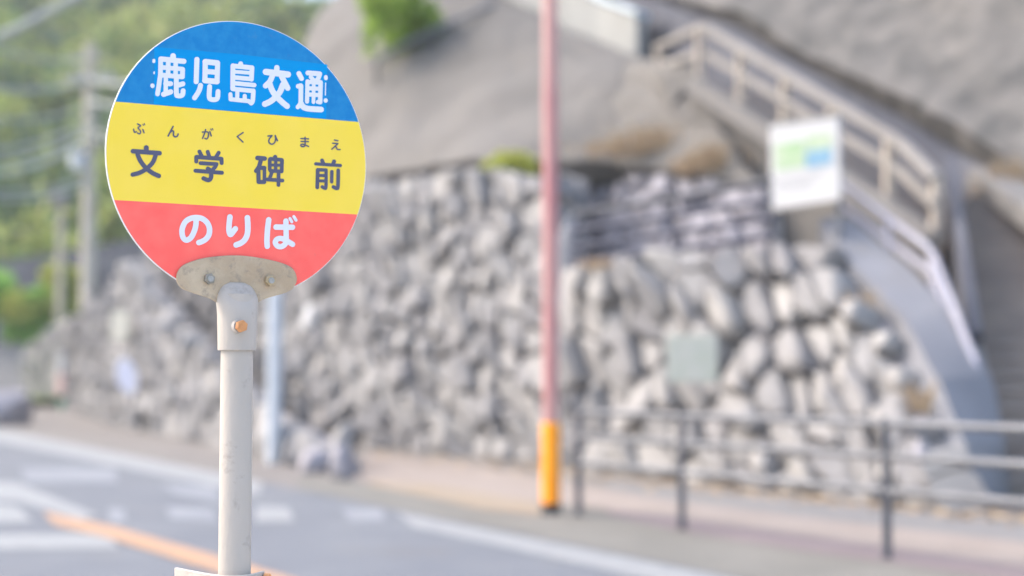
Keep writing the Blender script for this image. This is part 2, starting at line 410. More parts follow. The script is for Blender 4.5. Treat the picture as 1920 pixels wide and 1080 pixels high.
        ch = [((a[0] * 3 + b[0]) / 4, (a[1] * 3 + b[1]) / 4) if h else ((a[0] + b[0] * 3) / 4, (a[1] + b[1] * 3) / 4) for a, b in zip(ch, ch[1:] + ch[:1]) for h in (1, 0)]
        gap = rnd.choice((rnd.uniform(.80, .90), rnd.uniform(.93, 1.03), rnd.uniform(.93, 1.03))); dd = depth * rnd.uniform(.35, 1.4); tx, ty = rnd.gauss(0, .26), rnd.gauss(0, .24); rings = []
        for sc, dp in ((gap, -.14), (gap, dd * .45), (gap * .91, dd * .84), (gap * .68, dd)):
            ring = []
            for q in ch:
                u_ = cu + (q[0] - cu) * sc; w_ = cw + (q[1] - cw) * sc
                du, dw_ = (q[0] - cu) * sc, (q[1] - cw) * sc
                uu = min(max(u_, -.3), Ltot + .3); h_ = Hh(uu)
                P_ = S(min(max(uu, 0), Ltot), w_ / h_)
                tu = (S(min(cu + .05, Ltot), .5) - S(max(cu - .05, 0), .5)).normalized(); tv = (S(cu, 1) - S(cu, 0)).normalized(); nn = tu.cross(tv).normalized()
                if nn.y > 0: nn = -nn
                if dp > 0: P_ = P_ + nn * (dp + (tx * du + ty * dw_) * (dp / dd) + rnd.uniform(-.012, .012))
                else: P_ = P_ + nn * dp
                ring.append(P_)
            rings.append(ring)
        mb.loft(rings, 0, cap=False); mb.add(rings[-1], [tuple(range(len(ch)))])
        # join the front face to the same island
        n_ = len(ch); b_ = len(mb.v) - n_; mb.f[-1] = tuple(k - n_ for k in mb.f[-1]); del mb.v[b_:]
    o = mb.build(name, mats or [M['stone'], M['joint']])
    return tag(o, label, cat, group)

# lower front wall with the rounded right end
b1 = [G(1800, 960), G(1765, 955), G(1705, 948), G(1600, 936), G(1400, 912), G(1150, 885), G(1062, 876)]
t1 = [A(1752, 855, 12.6), A(1722, 755, 13.2), A(1678, 640, 14.0), A(1545, 462, 15.4), A(1350, 470, 16.3), A(1150, 492, 17.5), A(1062, 500, 18.4)]
stone_wall('stone_wall', b1, t1, .49, 'low wall of big pale leaning stones behind the pipe fence, ending beside the stairs', 'stone wall', seed=14, depth=.20)
b2 = [G(1085, 868) + Vector((.3, 2, 0)), G(1064, 874), G(900, 855), G(780, 845), G(640, 832), G(500, 818), G(380, 803), G(280, 786)]
t2 = [A(1088, 340, 24), A(1060, 330, 20.3), A(900, 322, 21.8), A(780, 335, 23.3), A(640, 350, 25.2), A(500, 395, 28), A(380, 440, 31.5), A(280, 474, 37)]
stone_wall('stone_wall', b2, t2, .46, 'tall middle stretch of rough stone wall rising behind the red pole', 'stone wall', seed=5)
b3 = [G(662, 893), G(640, 890), G(520, 862), G(415, 834), G(320, 817), G(250, 803), G(190, 785), G(142, 767), G(100, 760), G(58, 755)]
t3 = [A(668, 880, 16.9), A(640, 845, 17.4), A(530, 785, 20.0), A(415, 680, 24.6), A(320, 570, 28.5), A(252, 492, 31.5), A(205, 560, 37), A(160, 590, 45.5), A(105, 612, 53), A(50, 660, 58.5)]
stone_wall('stone_wall', b3, t3, .50, 'long stone wall beside the road, running away behind the round bus stop sign', 'stone wall', seed=9, lean=.3)
# dark stones of the recess behind the terrace fence
b4 = [A(1455, 478, 19.0), A(1300, 480, 19.9), A(1180, 484, 21.1), A(1050, 490, 22.2)]
t4 = [A(1440, 362, 19.3), A(1300, 342, 20.3), A(1180, 332, 21.5), A(1050, 338, 22.6)]
stone_wall('stone_wall', b4, t4, .42, 'dark low stone wall in the recess behind the grey terrace railing', 'stone wall', seed=12, mats=[M['darkrock'], M['darkrock']])

# terrace floor and earth body between the walls
mb = MB()
pt = [A(1560, 470, 15.6), A(1350, 484, 16.5), A(1150, 500, 17.8), A(1062, 505, 18.6)]
pb = [A(1600, 452, 19.2), A(1440, 470, 21.4), A(1200, 480, 22.4), A(1040, 490, 23.6)]
mb.slab([Vector((p.x, p.y, 2.42)) for p in pt] + [Vector((p.x, p.y, 2.42)) for p in reversed(pb)], (0, 0, -.3))
tag(mb.build('terrace', M['sidewall']), kind='structure')

def grid_surface(name, rows, m, bumpy=0, seed=2, sub=8, kind=None, thick=None, smooth=False):
    # rows: list of polylines (same count), refined bilinearly and roughened
    rnd = random.Random(seed)
    from mathutils import noise
    mb = MB(); nr, nc = len(rows), len(rows[0]); P = []
    for r in range((nr - 1) * sub + 1):
        i = min(r // sub, nr - 2); t = r / sub - i; line = []
        for c in range((nc - 1) * sub + 1):
            j = min(c // sub, nc - 2); s = c / sub - j
            p = lerp(lerp(rows[i][j], rows[i][j + 1], s), lerp(rows[i + 1][j], rows[i + 1][j + 1], s), t)
            if bumpy:
                d = noise.noise(p * .55 + Vector((seed * 7, 0, 0))) * bumpy + noise.noise(p * 1.7) * bumpy * .45 + noise.noise(p * 4.1) * bumpy * .2
                p = p + Vector((-.3, -.8, .3)) * d
            line.append(p)
        P.append(line)
    nR, nC = len(P), len(P[0])
    vs = [p for l in P for p in l]
    fs = [(r * nC + c, r * nC + c + 1, (r + 1) * nC + c + 1, (r + 1) * nC + c) for r in range(nR - 1) for c in range(nC - 1)]
    mb.add(vs, fs)
    o = mb.build(name, m, smooth=60 if smooth else False)
    if thick:
        md = o.modifiers.new("solid", 'SOLIDIFY'); md.thickness = thick; md.offset = -1
    if kind: tag(o, kind=kind)
    return o
# sprayed concrete slope above the middle wall
cs = [[A(560, 396, 27.6), A(640, 372, 26.2), A(780, 352, 24.2), A(900, 340, 22.7), A(1050, 348, 21.7), A(1180, 346, 21.5), A(1445, 362, 19.3)],
      [A(575, 210, 30), A(650, 200, 29), A(780, 190, 27), A(900, 180, 26), A(1050, 185, 24.6), A(1180, 215, 23.2), A(1380, 238, 20.2)],
      [A(590, 105, 33), A(665, 60, 32), A(780, 40, 30.5), A(900, 50, 29), A(1050, 95, 27.2), A(1190, 150, 25.0), A(1298, 176, 21.0)],
      [A(620, 55, 34), A(715, -60, 35), A(800, -90, 34), A(900, -45, 32), A(1050, 92, 29), A(1190, 148, 26.4), A(1296, 172, 22.5)]]
grid_surface('concrete_slope', cs, M['shot'], bumpy=.17, seed=4, kind='structure', thick=.4)
# big rough wall at the upper right
bw = [[A(1120, 10, 32), A(1230, 5, 28.6), A(1400, 62, 24.4), A(1540, 150, 22.6), A(1700, 225, 20.8), A(1850, 318, 19.3), A(2100, 480, 17.3), A(2700, 760, 13.5)],
      [A(1120, -110, 34), A(1230, -110, 30.6), A(1400, -70, 26.4), A(1540, -20, 24.6), A(1700, 40, 22.8), A(1850, 80, 21.3), A(2100, 160, 19.3), A(2700, 200, 16.0)],
      [A(1120, -220, 36), A(1230, -230, 32.6), A(1400, -230, 28.4), A(1540, -230, 26.6), A(1700, -230, 24.8), A(1850, -230, 23.3), A(2100, -230, 21.3), A(2700, -330, 18.5)]]
o = grid_surface('retaining_wall', bw, M['bigwall'], bumpy=.13, seed=6, thick=.5)
tag(o, 'huge rough grey rock face filling the upper right above the stairs', 'retaining wall')
# wall under the rough face; the shade there is put into its dark colour
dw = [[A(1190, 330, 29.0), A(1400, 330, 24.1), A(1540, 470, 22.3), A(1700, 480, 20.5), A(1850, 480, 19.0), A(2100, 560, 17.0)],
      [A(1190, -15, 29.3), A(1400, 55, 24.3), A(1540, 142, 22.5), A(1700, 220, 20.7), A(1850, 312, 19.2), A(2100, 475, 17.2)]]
o = grid_surface('shade_dark_wall', dw, M['stairwall'], bumpy=.1, seed=8, thick=.4)
tag(o, 'wall behind the upper stair railing, its shade put into a dark grey colour', 'wall')
# white parapet at the upper middle
mb = MB()
pp = [(A(925, -70, 30), A(925, -8, 30)), (A(1040, -40, 28.6), A(1040, 62, 28.6)), (A(1120, 0, 27.5), A(1120, 108, 27.5)), (A(1194, 28, 26.2), A(1194, 138, 26.2))]
th = Vector((.25, .3, 0))
rings = [[a, b, b + th, a + th] for a, b in pp]
mb.loft(rings)
o = tag(empty('parapet', pp[-1][1]), 'cream white concrete parapet at the top of the grey slope', 'parapet')
bpy.context.view_layer.update()
mb.build('wall_panel', M['parapet'], o, bevel=.05)
mb = MB()
mb.loft([[a + Vector((-.04, -.06, .0)), a + Vector((-.04, -.06, .10)), a + th + Vector((.04, .06, .10)), a + th + Vector((.04, .06, 0))] for a, b in pp])
mb.build('coping', mat('bluish_coping', (.50, .58, .64), None), o)

# ------------------------------------------------------------------ stairs
mb = MB()
n = 20
p0, p1 = G(1890, 932), A(1792, 372, 18.4)
for i in range(n):
    t0, t1_ = i / n, (i + 1) / n
    a = lerp(p0, p1, t0); b = lerp(p0, p1, t1_)
    z = p1.z * t1_
    xl = a.x
    mb.slab([(xl, a.y, 0), (xl + 3.2, a.y - .5, 0), (xl + 3.2, 19.5, 0), (xl, 19.5, 0)], (0, 0, z - .05))
    mb.slab([(xl - .01, a.y - .045, z - .05), (xl + 3.22, a.y - .545, z - .05), (xl + 3.22, 19.52, z - .05), (xl - .01, 19.52, z - .05)], (0, 0, .05 - .0005 * i))
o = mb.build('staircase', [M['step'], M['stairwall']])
tag(o, 'flight of dark concrete steps climbing at the right edge beside the stones', 'stairs')
# left kerb of the steps
mb = MB()
ka, kb = G(1872, 935), A(1775, 470, 16.9)
ka.z = .05
kp = [ka + Vector((0, 0, .16)), lerp(ka, kb, .42) + Vector((0, 0, .22))]
mb.bar(kp[0], kp[1], .15, .42)
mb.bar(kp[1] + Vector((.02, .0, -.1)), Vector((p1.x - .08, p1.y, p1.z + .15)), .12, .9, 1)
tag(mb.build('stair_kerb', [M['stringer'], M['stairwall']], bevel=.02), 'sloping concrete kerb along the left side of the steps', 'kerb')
# wall carrying the upper flight with its pale stringer
mb = MB()
st = [A(1298, 158, 20.6), A(1440, 252, 19.5), A(1560, 328, 18.5), A(1752, 456, 17.0)]
mb.loft([[s, Vector((s.x, s.y, 2.3)), Vector((s.x + .3, s.y + 1.4, 2.3)), Vector((s.x + .3, s.y + 1.4, s.z))] for s in st])
root = tag(empty('upper_stairs', Vector((st[1].x, st[1].y, 2.3))), 'upper flight on a grey brown side wall with pale sloping edge, behind the white signboard', 'stairs')
bpy.context.view_layer.update()
mb.build('side_wall', M['shot'], root)
mb = MB()
for i in range(3):
    mb.bar(st[i] + Vector((0, -.06, .0)), st[i + 1] + Vector((0, -.06, .0)), .30, .26)
mb.build('stringer', M['stringer'], root, bevel=.03)
mb = MB()
for i in range(18):
    t = i / 18
    s = lerp(st[3], st[0], t)
    mb.box((s.x + .75, s.y + .75, s.z - .15), .9, .5, .5)
mb.build('steps', M['step'], root)
# upper railing: thick weathered beams
root = tag(empty('stair_railing', st[3]), 'thick pale stair railing with two beams climbing to the upper left', 'railing')
bpy.context.view_layer.update()
tp = [A(1318, 50, 20.5), A(1690, 268, 17.6), A(1757, 335, 16.9)]
mb = MB()
mb.bar(tp[0], tp[1], .16, .125); mb.bar(tp[1], tp[2], .16, .125); mb.bar(A(1232, 92, 22.5), tp[0], .15, .11)
mb.build('top_beam', M['railwood'], root, bevel=.03)
mb = MB()
mp = [A(1320, 98, 20.5), A(1690, 322, 17.6), A(1754, 385, 16.9)]
mb.bar(mp[0], mp[1], .10, .11); mb.bar(mp[1], mp[2], .10, .11); mb.bar(A(1235, 125, 22.5), mp[0], .10, .10)
mb.build('middle_beam', M['railwood'], root, bevel=.02)
for px, y0, y1, Y in ((1312, 52, 160, 20.5), (1389, 92, 215, 19.9), (1472, 142, 275, 19.25), (1560, 195, 330, 18.6), (1667, 258, 400, 17.75), (1756, 335, 462, 16.95), (1236, 95, 170, 22.3)):
    mb = MB(); mb.bar(A(px, y0, Y), A(px, y1, Y), .12 if px > 1250 else .10, .12, up=Vector((0, 1, 0)))
    mb.build('post', M['railpost'], root, bevel=.02)
# kerb with dry leaves at the far right
mb = MB()
kk = [A(1848, 330, 18.6), A(1930, 392, 17.4), A(2080, 500, 15.8)]
for i in range(2): mb.bar(kk[i], kk[i + 1], .5, .28)
tag(mb.build('concrete_kerb', M['stringer'], bevel=.03), 'pale concrete kerb sloping down at the right edge under the rock face', 'kerb')

# apron between the stones and the lower handrail
ap = [[A(1535, 452, 15.9), A(1590, 540, 15.2), A(1680, 640, 14.3), A(1722, 750, 13.4), A(1752, 850, 12.95), G(1775, 955)],
      [A(1590, 448, 15.9), A(1690, 535, 15.2), A(1765, 625, 14.5), A(1818, 735, 13.9), A(1828, 840, 13.6), G(1833, 932)]]
o = grid_surface('concrete_apron', ap, M['apron'], bumpy=.04, sub=5, thick=.3)
tag(o, 'smooth blue grey concrete ramp between the stones and the stair handrail', 'concrete ramp')

# lower handrail and terrace railing, three or four pipes
root = tag(empty('terrace_railing', A(1440, 470, 15.6)), 'grey pipe railing along the terrace, level behind the wall', 'railing')
bpy.context.view_layer.update()
for k, dz in enumerate((0, -.21, -.42, -.62)):
    mb = MB(); d = Vector((0, 0, dz))
    mb.tube(A(1075, 402, 18.0) + d, A(1452, 338, 15.9) + d, .042); mb.build('rail', M['cable'] if k else M['darksteel'], root, smooth=True)
for px in (1082, 1262, 1440):
    t = (px - 1075) / 377; Y = 18.0 - 2.1 * t; y = 402 - 64 * t
    top = A(px, y, Y); mb = MB(); mb.tube(Vector((top.x, top.y, 2.40)), top, .035); mb.build('post', M['darksteel'], root, smooth=True)
root = tag(empty('handrail', A(1835, 915, 13.5)), 'lilac grey pipe handrail dropping steeply beside the steps', 'handrail')
bpy.context.view_layer.update()
hp = [A(1572, 340, 15.9), A(1748, 470, 14.8), A(1832, 688, 13.7)]
for dz in (0, -.24, -.48):
    mb = MB(); d = Vector((0, 0, dz)); mb.pipe([hp[0] + d, lerp(hp[0], hp[1], .95) + d, lerp(hp[1], hp[2], .05) + d, hp[2] + d], .036); mb.build('rail', M['lilac'], root, smooth=True)
for q, drop in ((hp[0], .95), (lerp(hp[0], hp[1], .55), .9), (hp[1], .9), (lerp(hp[1], hp[2], .5), .95), (hp[2], hp[2].z)):
    mb = MB(); mb.tube(q, q - Vector((0, 0, drop)), .035); mb.build('post', M['lilac'], root, smooth=True)

# white signboard
root = tag(empty('signboard', A(1505, 460, 15.7)), 'white information board with green and blue map print on two grey posts', 'sign')
bpy.context.view_layer.update()
c = [A(1443, 232, 15.9), A(1572, 214, 15.3), A(1575, 376, 15.3), A(1446, 395, 15.9)]
bn = (c[1] - c[0]).cross(c[3] - c[0]).normalized()
if bn.y > 0: bn = -bn
mb = MB(); mb.slab(c, -bn * .05); mb.build('panel', M['board'], root, bevel=.01)
def onb(u, v, o): return lerp(lerp(c[0], c[1], u), lerp(c[3], c[2], u), v) + bn * o
def rect(mb, u0, v0, u1, v1, o): mb.quad(onb(u0, v0, o), onb(u1, v0, o), onb(u1, v1, o), onb(u0, v1, o))
mb = MB(); rect(mb, .07, .25, .52, .55, .004); mb.build('green_map', M['boardgreen'], root)
mb = MB(); rect(mb, .55, .20, .90, .44, .004); mb.build('pale_green_map', M['boardgreen'], root)
mb = MB(); rect(mb, .53, .38, .90, .57, .008); mb.build('blue_map', M['boardblue'], root)
mb = MB()
for k in range(3): rect(mb, .12, .64 + .06 * k, .78 - .1 * k, .66 + .06 * k, .004)
mb.build('print_lines', M['boardgrey'], root)
for u in (.06, .93):
    a = onb(u, -.01, -.08); mb = MB(); mb.tube(Vector((a.x, a.y, 2.40)), a, .04); mb.build('post', M['steel'], root, smooth=True)
for k in (.0, 1.0):
    mb = MB(); mb.bar(onb(-.01, k, -.02), onb(1.01, k, -.02), .07, .03); mb.build('frame_bar', M['railwood'], root)

# ------------------------------------------------------------------ pipe fence along the pavement
posts = [G(1085, 968), G(1279, 995), G(1664, 1050)]
d = (posts[2] - posts[0]).normalized()
posts.append(posts[2] + (posts[2] - posts[1]) * 1.0)
root = tag(empty('pipe_fence', posts[0]), 'low grey pipe fence with three rails along the far pavement', 'fence')
bpy.context.view_layer.update()
for p in posts:
    mb = MB(); mb.tube(p, p + Vector((0, 0, .90)), .030); mb.tube(p + Vector((0, 0, .90)), p + Vector((0, 0, .915)), .030, r2=.02)
    mb.tube(p, p + Vector((0, 0, .012)), .07)
    mb.build('post', M['darksteel'], root, smooth=True)
for z in (.875, .665, .445):
    mb = MB()
    mb.pipe([p + Vector((0, -.0, z)) for p in posts], .027); mb.build('rail', M['steel'], root, smooth=True)

# ------------------------------------------------------------------ poles by the road
p = G(1033, 965)
root = tag(empty('sign_pole', p), 'tall faded red pole with an orange sleeve near its foot', 'pole')
bpy.context.view_layer.update()
mb = MB(); mb.tube(p, p + Vector((0, 0, 6.4)), .068, 20, r2=.062); mb.tube(p + Vector((0, 0, 6.4)), p + Vector((0, 0, 6.44)), .062, 20, r2=.03)
mb.build('pole', M['rose_pole'], root, smooth=True)
mb = MB(); mb.tube(p + Vector((0, 0, .09)), p + Vector((0, 0, .78)), .078, 20); mb.build('orange_sleeve', M['orange'], root, smooth=True, bevel=.012)
mb = MB(); mb.tube(p, p + Vector((0, 0, .088)), .085, 20); mb.build('foot_ring', M['black'], root, smooth=True)
p = G(513, 868)
root = tag(empty('marker_post', p), 'slim bluish white post standing by the stones just right of the bus stop pole', 'post')
bpy.context.view_layer.update()
mb = MB(); mb.tube(p, p + Vector((0, 0, 3.0)), .10, 18, r2=.095); mb.build('post', M['white_post'], root, smooth=True)
mb = MB(); mb.tube(p + Vector((0, 0, 3.0)), p + Vector((0, 0, 3.05)), .105, 18, r2=.06); mb.build('cap', M['steel'], root, smooth=True)

# ------------------------------------------------------------------ boulders
def boulder(c, sx, sy, sz, label, seed, m='darkrock'):
    rnd = random.Random(seed); mb = MB()
    vs, fs = ROCKS[seed % len(ROCKS)]
    q = Matrix.Rotation(rnd.uniform(0, 6), 3, 'Z')
    mb.add([c + Vector((p.x * sx, p.y * sy, max(p.z, -.75) * sz + sz * .72)) for p in (q @ v for v in vs)], fs)
    return tag(mb.build('boulder', M[m]), label, 'boulder', 'boulders beside the road')
boulder(G(640, 900), .14, .2, .24, 'small dark boulder standing at the road side where the long stone wall ends', 3)
boulder(G(590, 886), .2, .18, .17, 'squat grey boulder beside the small dark boulder at the wall end', 4)
boulder(G(645, 880), .16, .2, .34, 'pale boulder behind the small dark boulder at the wall end', 5, 'stone')
boulder(G(8, 797), .62, .6, .46, 'dark rock heap at the far left edge of the road', 6)
boulder(Vector((A(1072, 440, 19.3).x, 19.3, 2.4)), .2, .2, .55, 'pale bluish rock at the left end of the terrace railing', 8, 'apron')

# ------------------------------------------------------------------ small things on and beside the walls
def plate(name, px, py, Y, w, h, m, label, cat, rz=R(30), tilt=0, round_=False, post=None):
    c = A(px, py, Y); mb = MB(); q = Matrix.Rotation(rz, 3, 'Z') @ Matrix.Rotation(tilt, 3, 'Y')
    if round_: pts = [c + q @ Vector((w / 2 * math.cos(t * math.pi / 12), 0, h / 2 * math.sin(t * math.pi / 12))) for t in range(24)]
    else: pts = [c + q @ Vector((sx * w / 2, 0, sz * h / 2)) for sx, sz in ((-1, -1), (1, -1), (1, 1), (-1, 1))]
    mb.slab(pts, q @ Vector((0, .05, 0)))
    return tag(mb.build(name, m, bevel=.01), label, cat)
plate('wall_plaque', 1297, 672, 14.9, .54, .50, M['palegreen'], 'pale green square plaque set among the stones of the low wall', 'plaque', rz=R(-20))
plate('notice_plate', 224, 610, 30.2, .46, .60, M['cream'], 'small cream notice plate on the long stone wall at the left', 'sign', rz=R(-25))
plate('round_plate', 237, 706, 29.2, .50, .78, M['paleblue'], 'pale blue oval plate leaning on the long stone wall under the cream plate', 'sign', rz=R(-25), tilt=R(-25), round_=True)
p = G(117, 766)
root = tag(empty('flag_post', p), 'short white and pink marker post with green foot at the left, before the dark rocks', 'post')
bpy.context.view_layer.update()
s = 46 / FPX
mb = MB(); mb.tube(p, p + Vector((0, 0, 24 * s)), .14); mb.build('green_foot', mat('green_foot', (.06, .22, .14), None), root, smooth=True)
mb = MB(); mb.tube(p + Vector((0, 0, 24 * s)), p + Vector((0, 0, 70 * s)), .20); mb.build('pink_band', mat('pink_band', (.60, .42, .38), None), root, smooth=True)
mb = MB(); mb.tube(p + Vector((0, 0, 70 * s)), p + Vector((0, 0, 112 * s)), .20); mb.build('white_top', M['board'], root, smooth=True)

# ------------------------------------------------------------------ greenery
def leaves(mb, c, rx, ry, rz, n, size, rnd, mi=0, shell=.35):
    for _ in range(n):
        v = Vector((rnd.gauss(0, 1), rnd.gauss(0, 1), rnd.gauss(0, 1))).normalized() * (rnd.uniform(shell, 1) ** .6)
        p = c + Vector((v.x * rx, v.y * ry, v.z * rz))
        a = Vector((rnd.gauss(0, 1), rnd.gauss(0, 1), rnd.gauss(0, 1))).normalized()
        b = a.cross(Vector((rnd.gauss(0, 1), rnd.gauss(0, 1), rnd.gauss(0, 1)))).normalized()
        s = size * rnd.uniform(.6, 1.3)
        mb.add([p - a * s, p + b * s * .5, p + a * s, p - b * s * .5], [(0, 1, 2, 3)], mi)
def shrub(name, base, w, h, label, cat, m, seed, lumps=7, n=150, size=.1, group=None):
    rnd = random.Random(seed)
    root = tag(empty(name, base), label, cat, group); bpy.context.view_layer.update()
    mb = MB()
    for k in range(lumps):
        q = base + Vector((rnd.uniform(-.5, .5) * w * .7, rnd.uniform(-.5, .5) * w * .6, h * rnd.uniform(.14, .85)))
        r = w * rnd.uniform(.2, .34); leaves(mb, q, r, r, r * .8, n, size, rnd)
    mb.build('foliage', m, root)
    mb = MB()
    for k in range(4):
        mb.tube(base - Vector((0, 0, .1)), base + Vector((rnd.uniform(-.3, .3) * w, rnd.uniform(-.2, .2) * w, h * .6)), .03 * w, 6, r2=.012 * w)
    mb.build('stem', M['bark'], root)
    return root
shrub('shrub', A(756, 128, 28.0), 1.7, 1.9, 'bright green shrub growing from the concrete slope near the top edge', 'shrub', M['bushleaf'], 21, lumps=13, n=70, size=.13)
shrub('shrub', A(955, 330, 21.6), .7, .36, 'small yellow green tuft on the wall top left of the red pole', 'plant', M['leafyellow'], 22, n=120, size=.06)
shrub('shrub', A(92, 652, 64), 3.2, 4.0, 'yellow green shrub at the left, before the utility pole', 'shrub', M['leafyellow'], 23, n=260, size=.24)
shrub('shrub', A(20, 655, 63.5), 3.8, 3.2, 'dark green shrub at the left edge below the yellow one', 'shrub', M['leaf'], 24, n=300, size=.26)
def tuft(base, w, h, label, seed, n=160):
    rnd = random.Random(seed); mb = MB()
    for _ in range(n):
        gx = max(-1.2, min(1.2, rnd.gauss(0, .42)))
        p = base + Vector((gx * w * .7, rnd.uniform(-.5, .5) * .5, rnd.uniform(-.05, .05)))
        t = p + Vector((rnd.uniform(-.28, .28), rnd.uniform(-.2, .1), h * rnd.uniform(.3, 1.15) * math.exp(-gx * gx * 1.1))); s = Vector((.025, 0, 0))
        mb.add([p - s, p + s, t], [(0, 1, 2)])
    return tag(mb.build('dry_grass', M['dry']), label, 'dry grass', 'dry grass on the walls')
tuft(A(1225, 285, 21.0), 1.6, .42, 'dry brown grass on the slope left of the upper stairs, highest patch', 31, 420)
tuft(A(1345, 318, 19.9), .9, .40, 'dry brown grass just above the dark recess, nearest the upper stairs', 32, 420)
tuft(A(1605, 600, 14.7), .2, .35, 'dry brown grass in the gap between the upper stones and the ramp', 33, 80)
tuft(A(1725, 770, 13.3), .15, .32, 'dry brown grass between the lower stones and the ramp', 34, 80)
tuft(A(1140, 500, 17.6), .6, .10, 'dry brown grass along the top of the low wall by the red pole', 35, 120)
tuft(A(1895, 365, 18.3), .7, .50, 'dry brown grass above the kerb at the right edge', 36, 260)
rnd = random.Random(41); mb = MB()
for _ in range(500):
    px = rnd.uniform(700, 1990); by = 846 + (px - 700) * .103 + rnd.gauss(4, 7)
    q = G(px, by) + Vector((0, 0, .018)); a = rnd.uniform(0, 6.28); s = rnd.uniform(.03, .07)
    u = Vector((math.cos(a), math.sin(a), .1)) * s; w = Vector((-math.sin(a), math.cos(a), .3)) * s * .6
    mb.add([q - u, q + w, q + u, q - w], [(0, 1, 2, 3)])
tag(mb.build('leaf_litter', M['dry']), 'dry brown leaves scattered along the foot of the stone walls', 'dead leaves', kind='stuff')

# hillside, forest and mountain far behind
from mathutils import noise
def hz(x, y):
    t = max(0, y - 66)
    h = t * .44
    ridge = 40 + 9 * noise.noise(Vector((x * .022, 3.1, 0))) * 2 + x * .05
    h = min(h, ridge + (h - ridge) * .12 if h > ridge else h)
    return .3 + h * (1 if x < 0 else max(.0, 1 - x / 60)) + 1.6 * noise.noise(Vector((x * .08, y * .08, 0))) * min(1, t / 20)
mb = MB(); nx, ny = 70, 60
vs = [(-110 + 150 * i / nx, 50 + 190 * j / ny, hz(-110 + 150 * i / nx, 50 + 190 * j / ny)) for j in range(ny + 1) for i in range(nx + 1)]
mb.add(vs, [(j * (nx + 1) + i, j * (nx + 1) + i + 1, (j + 1) * (nx + 1) + i + 1, (j + 1) * (nx + 1) + i) for j in range(ny) for i in range(nx)])
tag(mb.build('hillside', M['hill'], smooth=True), kind='structure')
rnd = random.Random(51); mb = MB()
for _ in range(620):
    y = rnd.uniform(72, 200); px = rnd.uniform(-120, 800); x = (px - 960) / FPX * y
    z = hz(x, y); r = rnd.uniform(1.5, 3.6) * (.7 + y / 250)
    if z > 60: continue
    leaves(mb, Vector((x, y, z + r * .6)), r, r, r * rnd.uniform(.7, 1.2), 90, .30 + y / 260, rnd, mi=rnd.choice((0, 0, 1, 1, 2)), shell=.5)
tag(mb.build('forest', [M['forest'], M['forestdark'], M['forestgold']]), 'mixed green woodland covering the hill behind the utility pole', 'woodland', kind='stuff')
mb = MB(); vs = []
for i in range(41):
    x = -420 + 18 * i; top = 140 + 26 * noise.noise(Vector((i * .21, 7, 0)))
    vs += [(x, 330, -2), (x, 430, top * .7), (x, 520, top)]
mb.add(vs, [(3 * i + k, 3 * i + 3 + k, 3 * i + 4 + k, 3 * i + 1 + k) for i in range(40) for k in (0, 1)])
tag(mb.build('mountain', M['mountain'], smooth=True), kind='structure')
# low bank at the foot of the hill that carries the shrubs
mb = MB()
bf = [Vector((x, 60.5, 0)) for x in (-34, -26, -21, -16)]; bt = [Vector((p.x + .4, 63, 2.45)) for p in bf]; bb = [Vector((p.x + .4, 72, 2.7)) for p in bf]
mb.add(bf + bt + bb, [(i + 4 * k, i + 1 + 4 * k, i + 5 + 4 * k, i + 4 + 4 * k) for i in range(3) for k in (0, 1)])
tag(mb.build('embankment', M['greypave']), kind='structure')
# grey retaining wall across the left
mb = MB()
wa, wb = A(-160, 520, 70), A(330, 435, 64)
mb.loft([[wa, wa + Vector((0, .5, 0)), Vector((wa.x, wa.y + .5, 0)), Vector((wa.x, wa.y, 0))], [wb, wb + Vector((0, .5, 0)), Vector((wb.x, wb.y + .5, 0)), Vector((wb.x, wb.y, 0))]])
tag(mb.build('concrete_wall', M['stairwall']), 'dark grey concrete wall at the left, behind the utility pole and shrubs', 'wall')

# ------------------------------------------------------------------ utility pole, cables, street lamp
Yp = 50.0
base = A(163, 700, Yp); base.z = 0.0
root = tag(empty('utility_pole', base), 'tall pale concrete utility pole at the left with crossarm and insulators', 'utility pole')
bpy.context.view_layer.update()
top = A(170, 84, Yp)
mb = MB(); mb.tube(base, top, .27, 14, r2=.20); mb.build('pole', M['pole_conc'], root, smooth=True)
for py, hw in ((150, 1.0), (112, .7)):
    q = A(169, py, Yp); mb = MB(); mb.bar(q + Vector((-hw, -.3, 0)), q + Vector((hw, -.3, 0)), .1, .12); arm = mb.build('crossarm', M['pole_conc'], root)
for px, py in ((140, 142), (155, 140), (190, 142), (204, 140)):
    q = A(px, py, Yp - .3); mb = MB(); mb.tube(q - Vector((0, 0, .08)), q + Vector((0, 0, .16)), .07); mb.build('insulator', M['board'], root, smooth=True)
q = A(146, 300, Yp - .35); mb = MB(); mb.tube(q - Vector((0, 0, .32)), q + Vector((0, 0, .32)), .26, 16); mb.build('junction_can', M['white_post'], root, smooth=True)
mb = MB(); mb.tube(A(165, 545, 46), A(188, 655, 42.5), .14, 10); mb.build('guy_cover', M['stringer'], root, smooth=True)
wires = [((168, 150), (-80, 150)), ((168, 112), (-80, 60)), ((168, 245), (-80, 305)), ((168, 262), (-80, 330)), ((168, 330), (-80, 350)), ((168, 345), (-80, 362)),
         ((168, 150), (420, 120)), ((168, 245), (420, 215)), ((168, 262), (420, 205)), ((168, 190), (420, 170)), ((168, 200), (-80, 210)), ((168, 225), (-80, 285))]
for k, (a, b) in enumerate(wires):
    p0 = A(a[0], a[1], Yp - .3); p1 = A(b[0], b[1], Yp + (-6 if b[0] < 0 else -8)); pts = []
    for i in range(9):
        t = i / 8; pts.append(lerp(p0, p1, t) - Vector((0, 0, .35 * 4 * t * (1 - t))))
    mb = MB(); mb.pipe(pts, .055 if k % 3 else .08, 6)
    tag(mb.build('overhead_cable', M['wire'], smooth=True), 'pale overhead cable strung from the utility pole at the left', 'cable', 'cables strung from the utility pole')
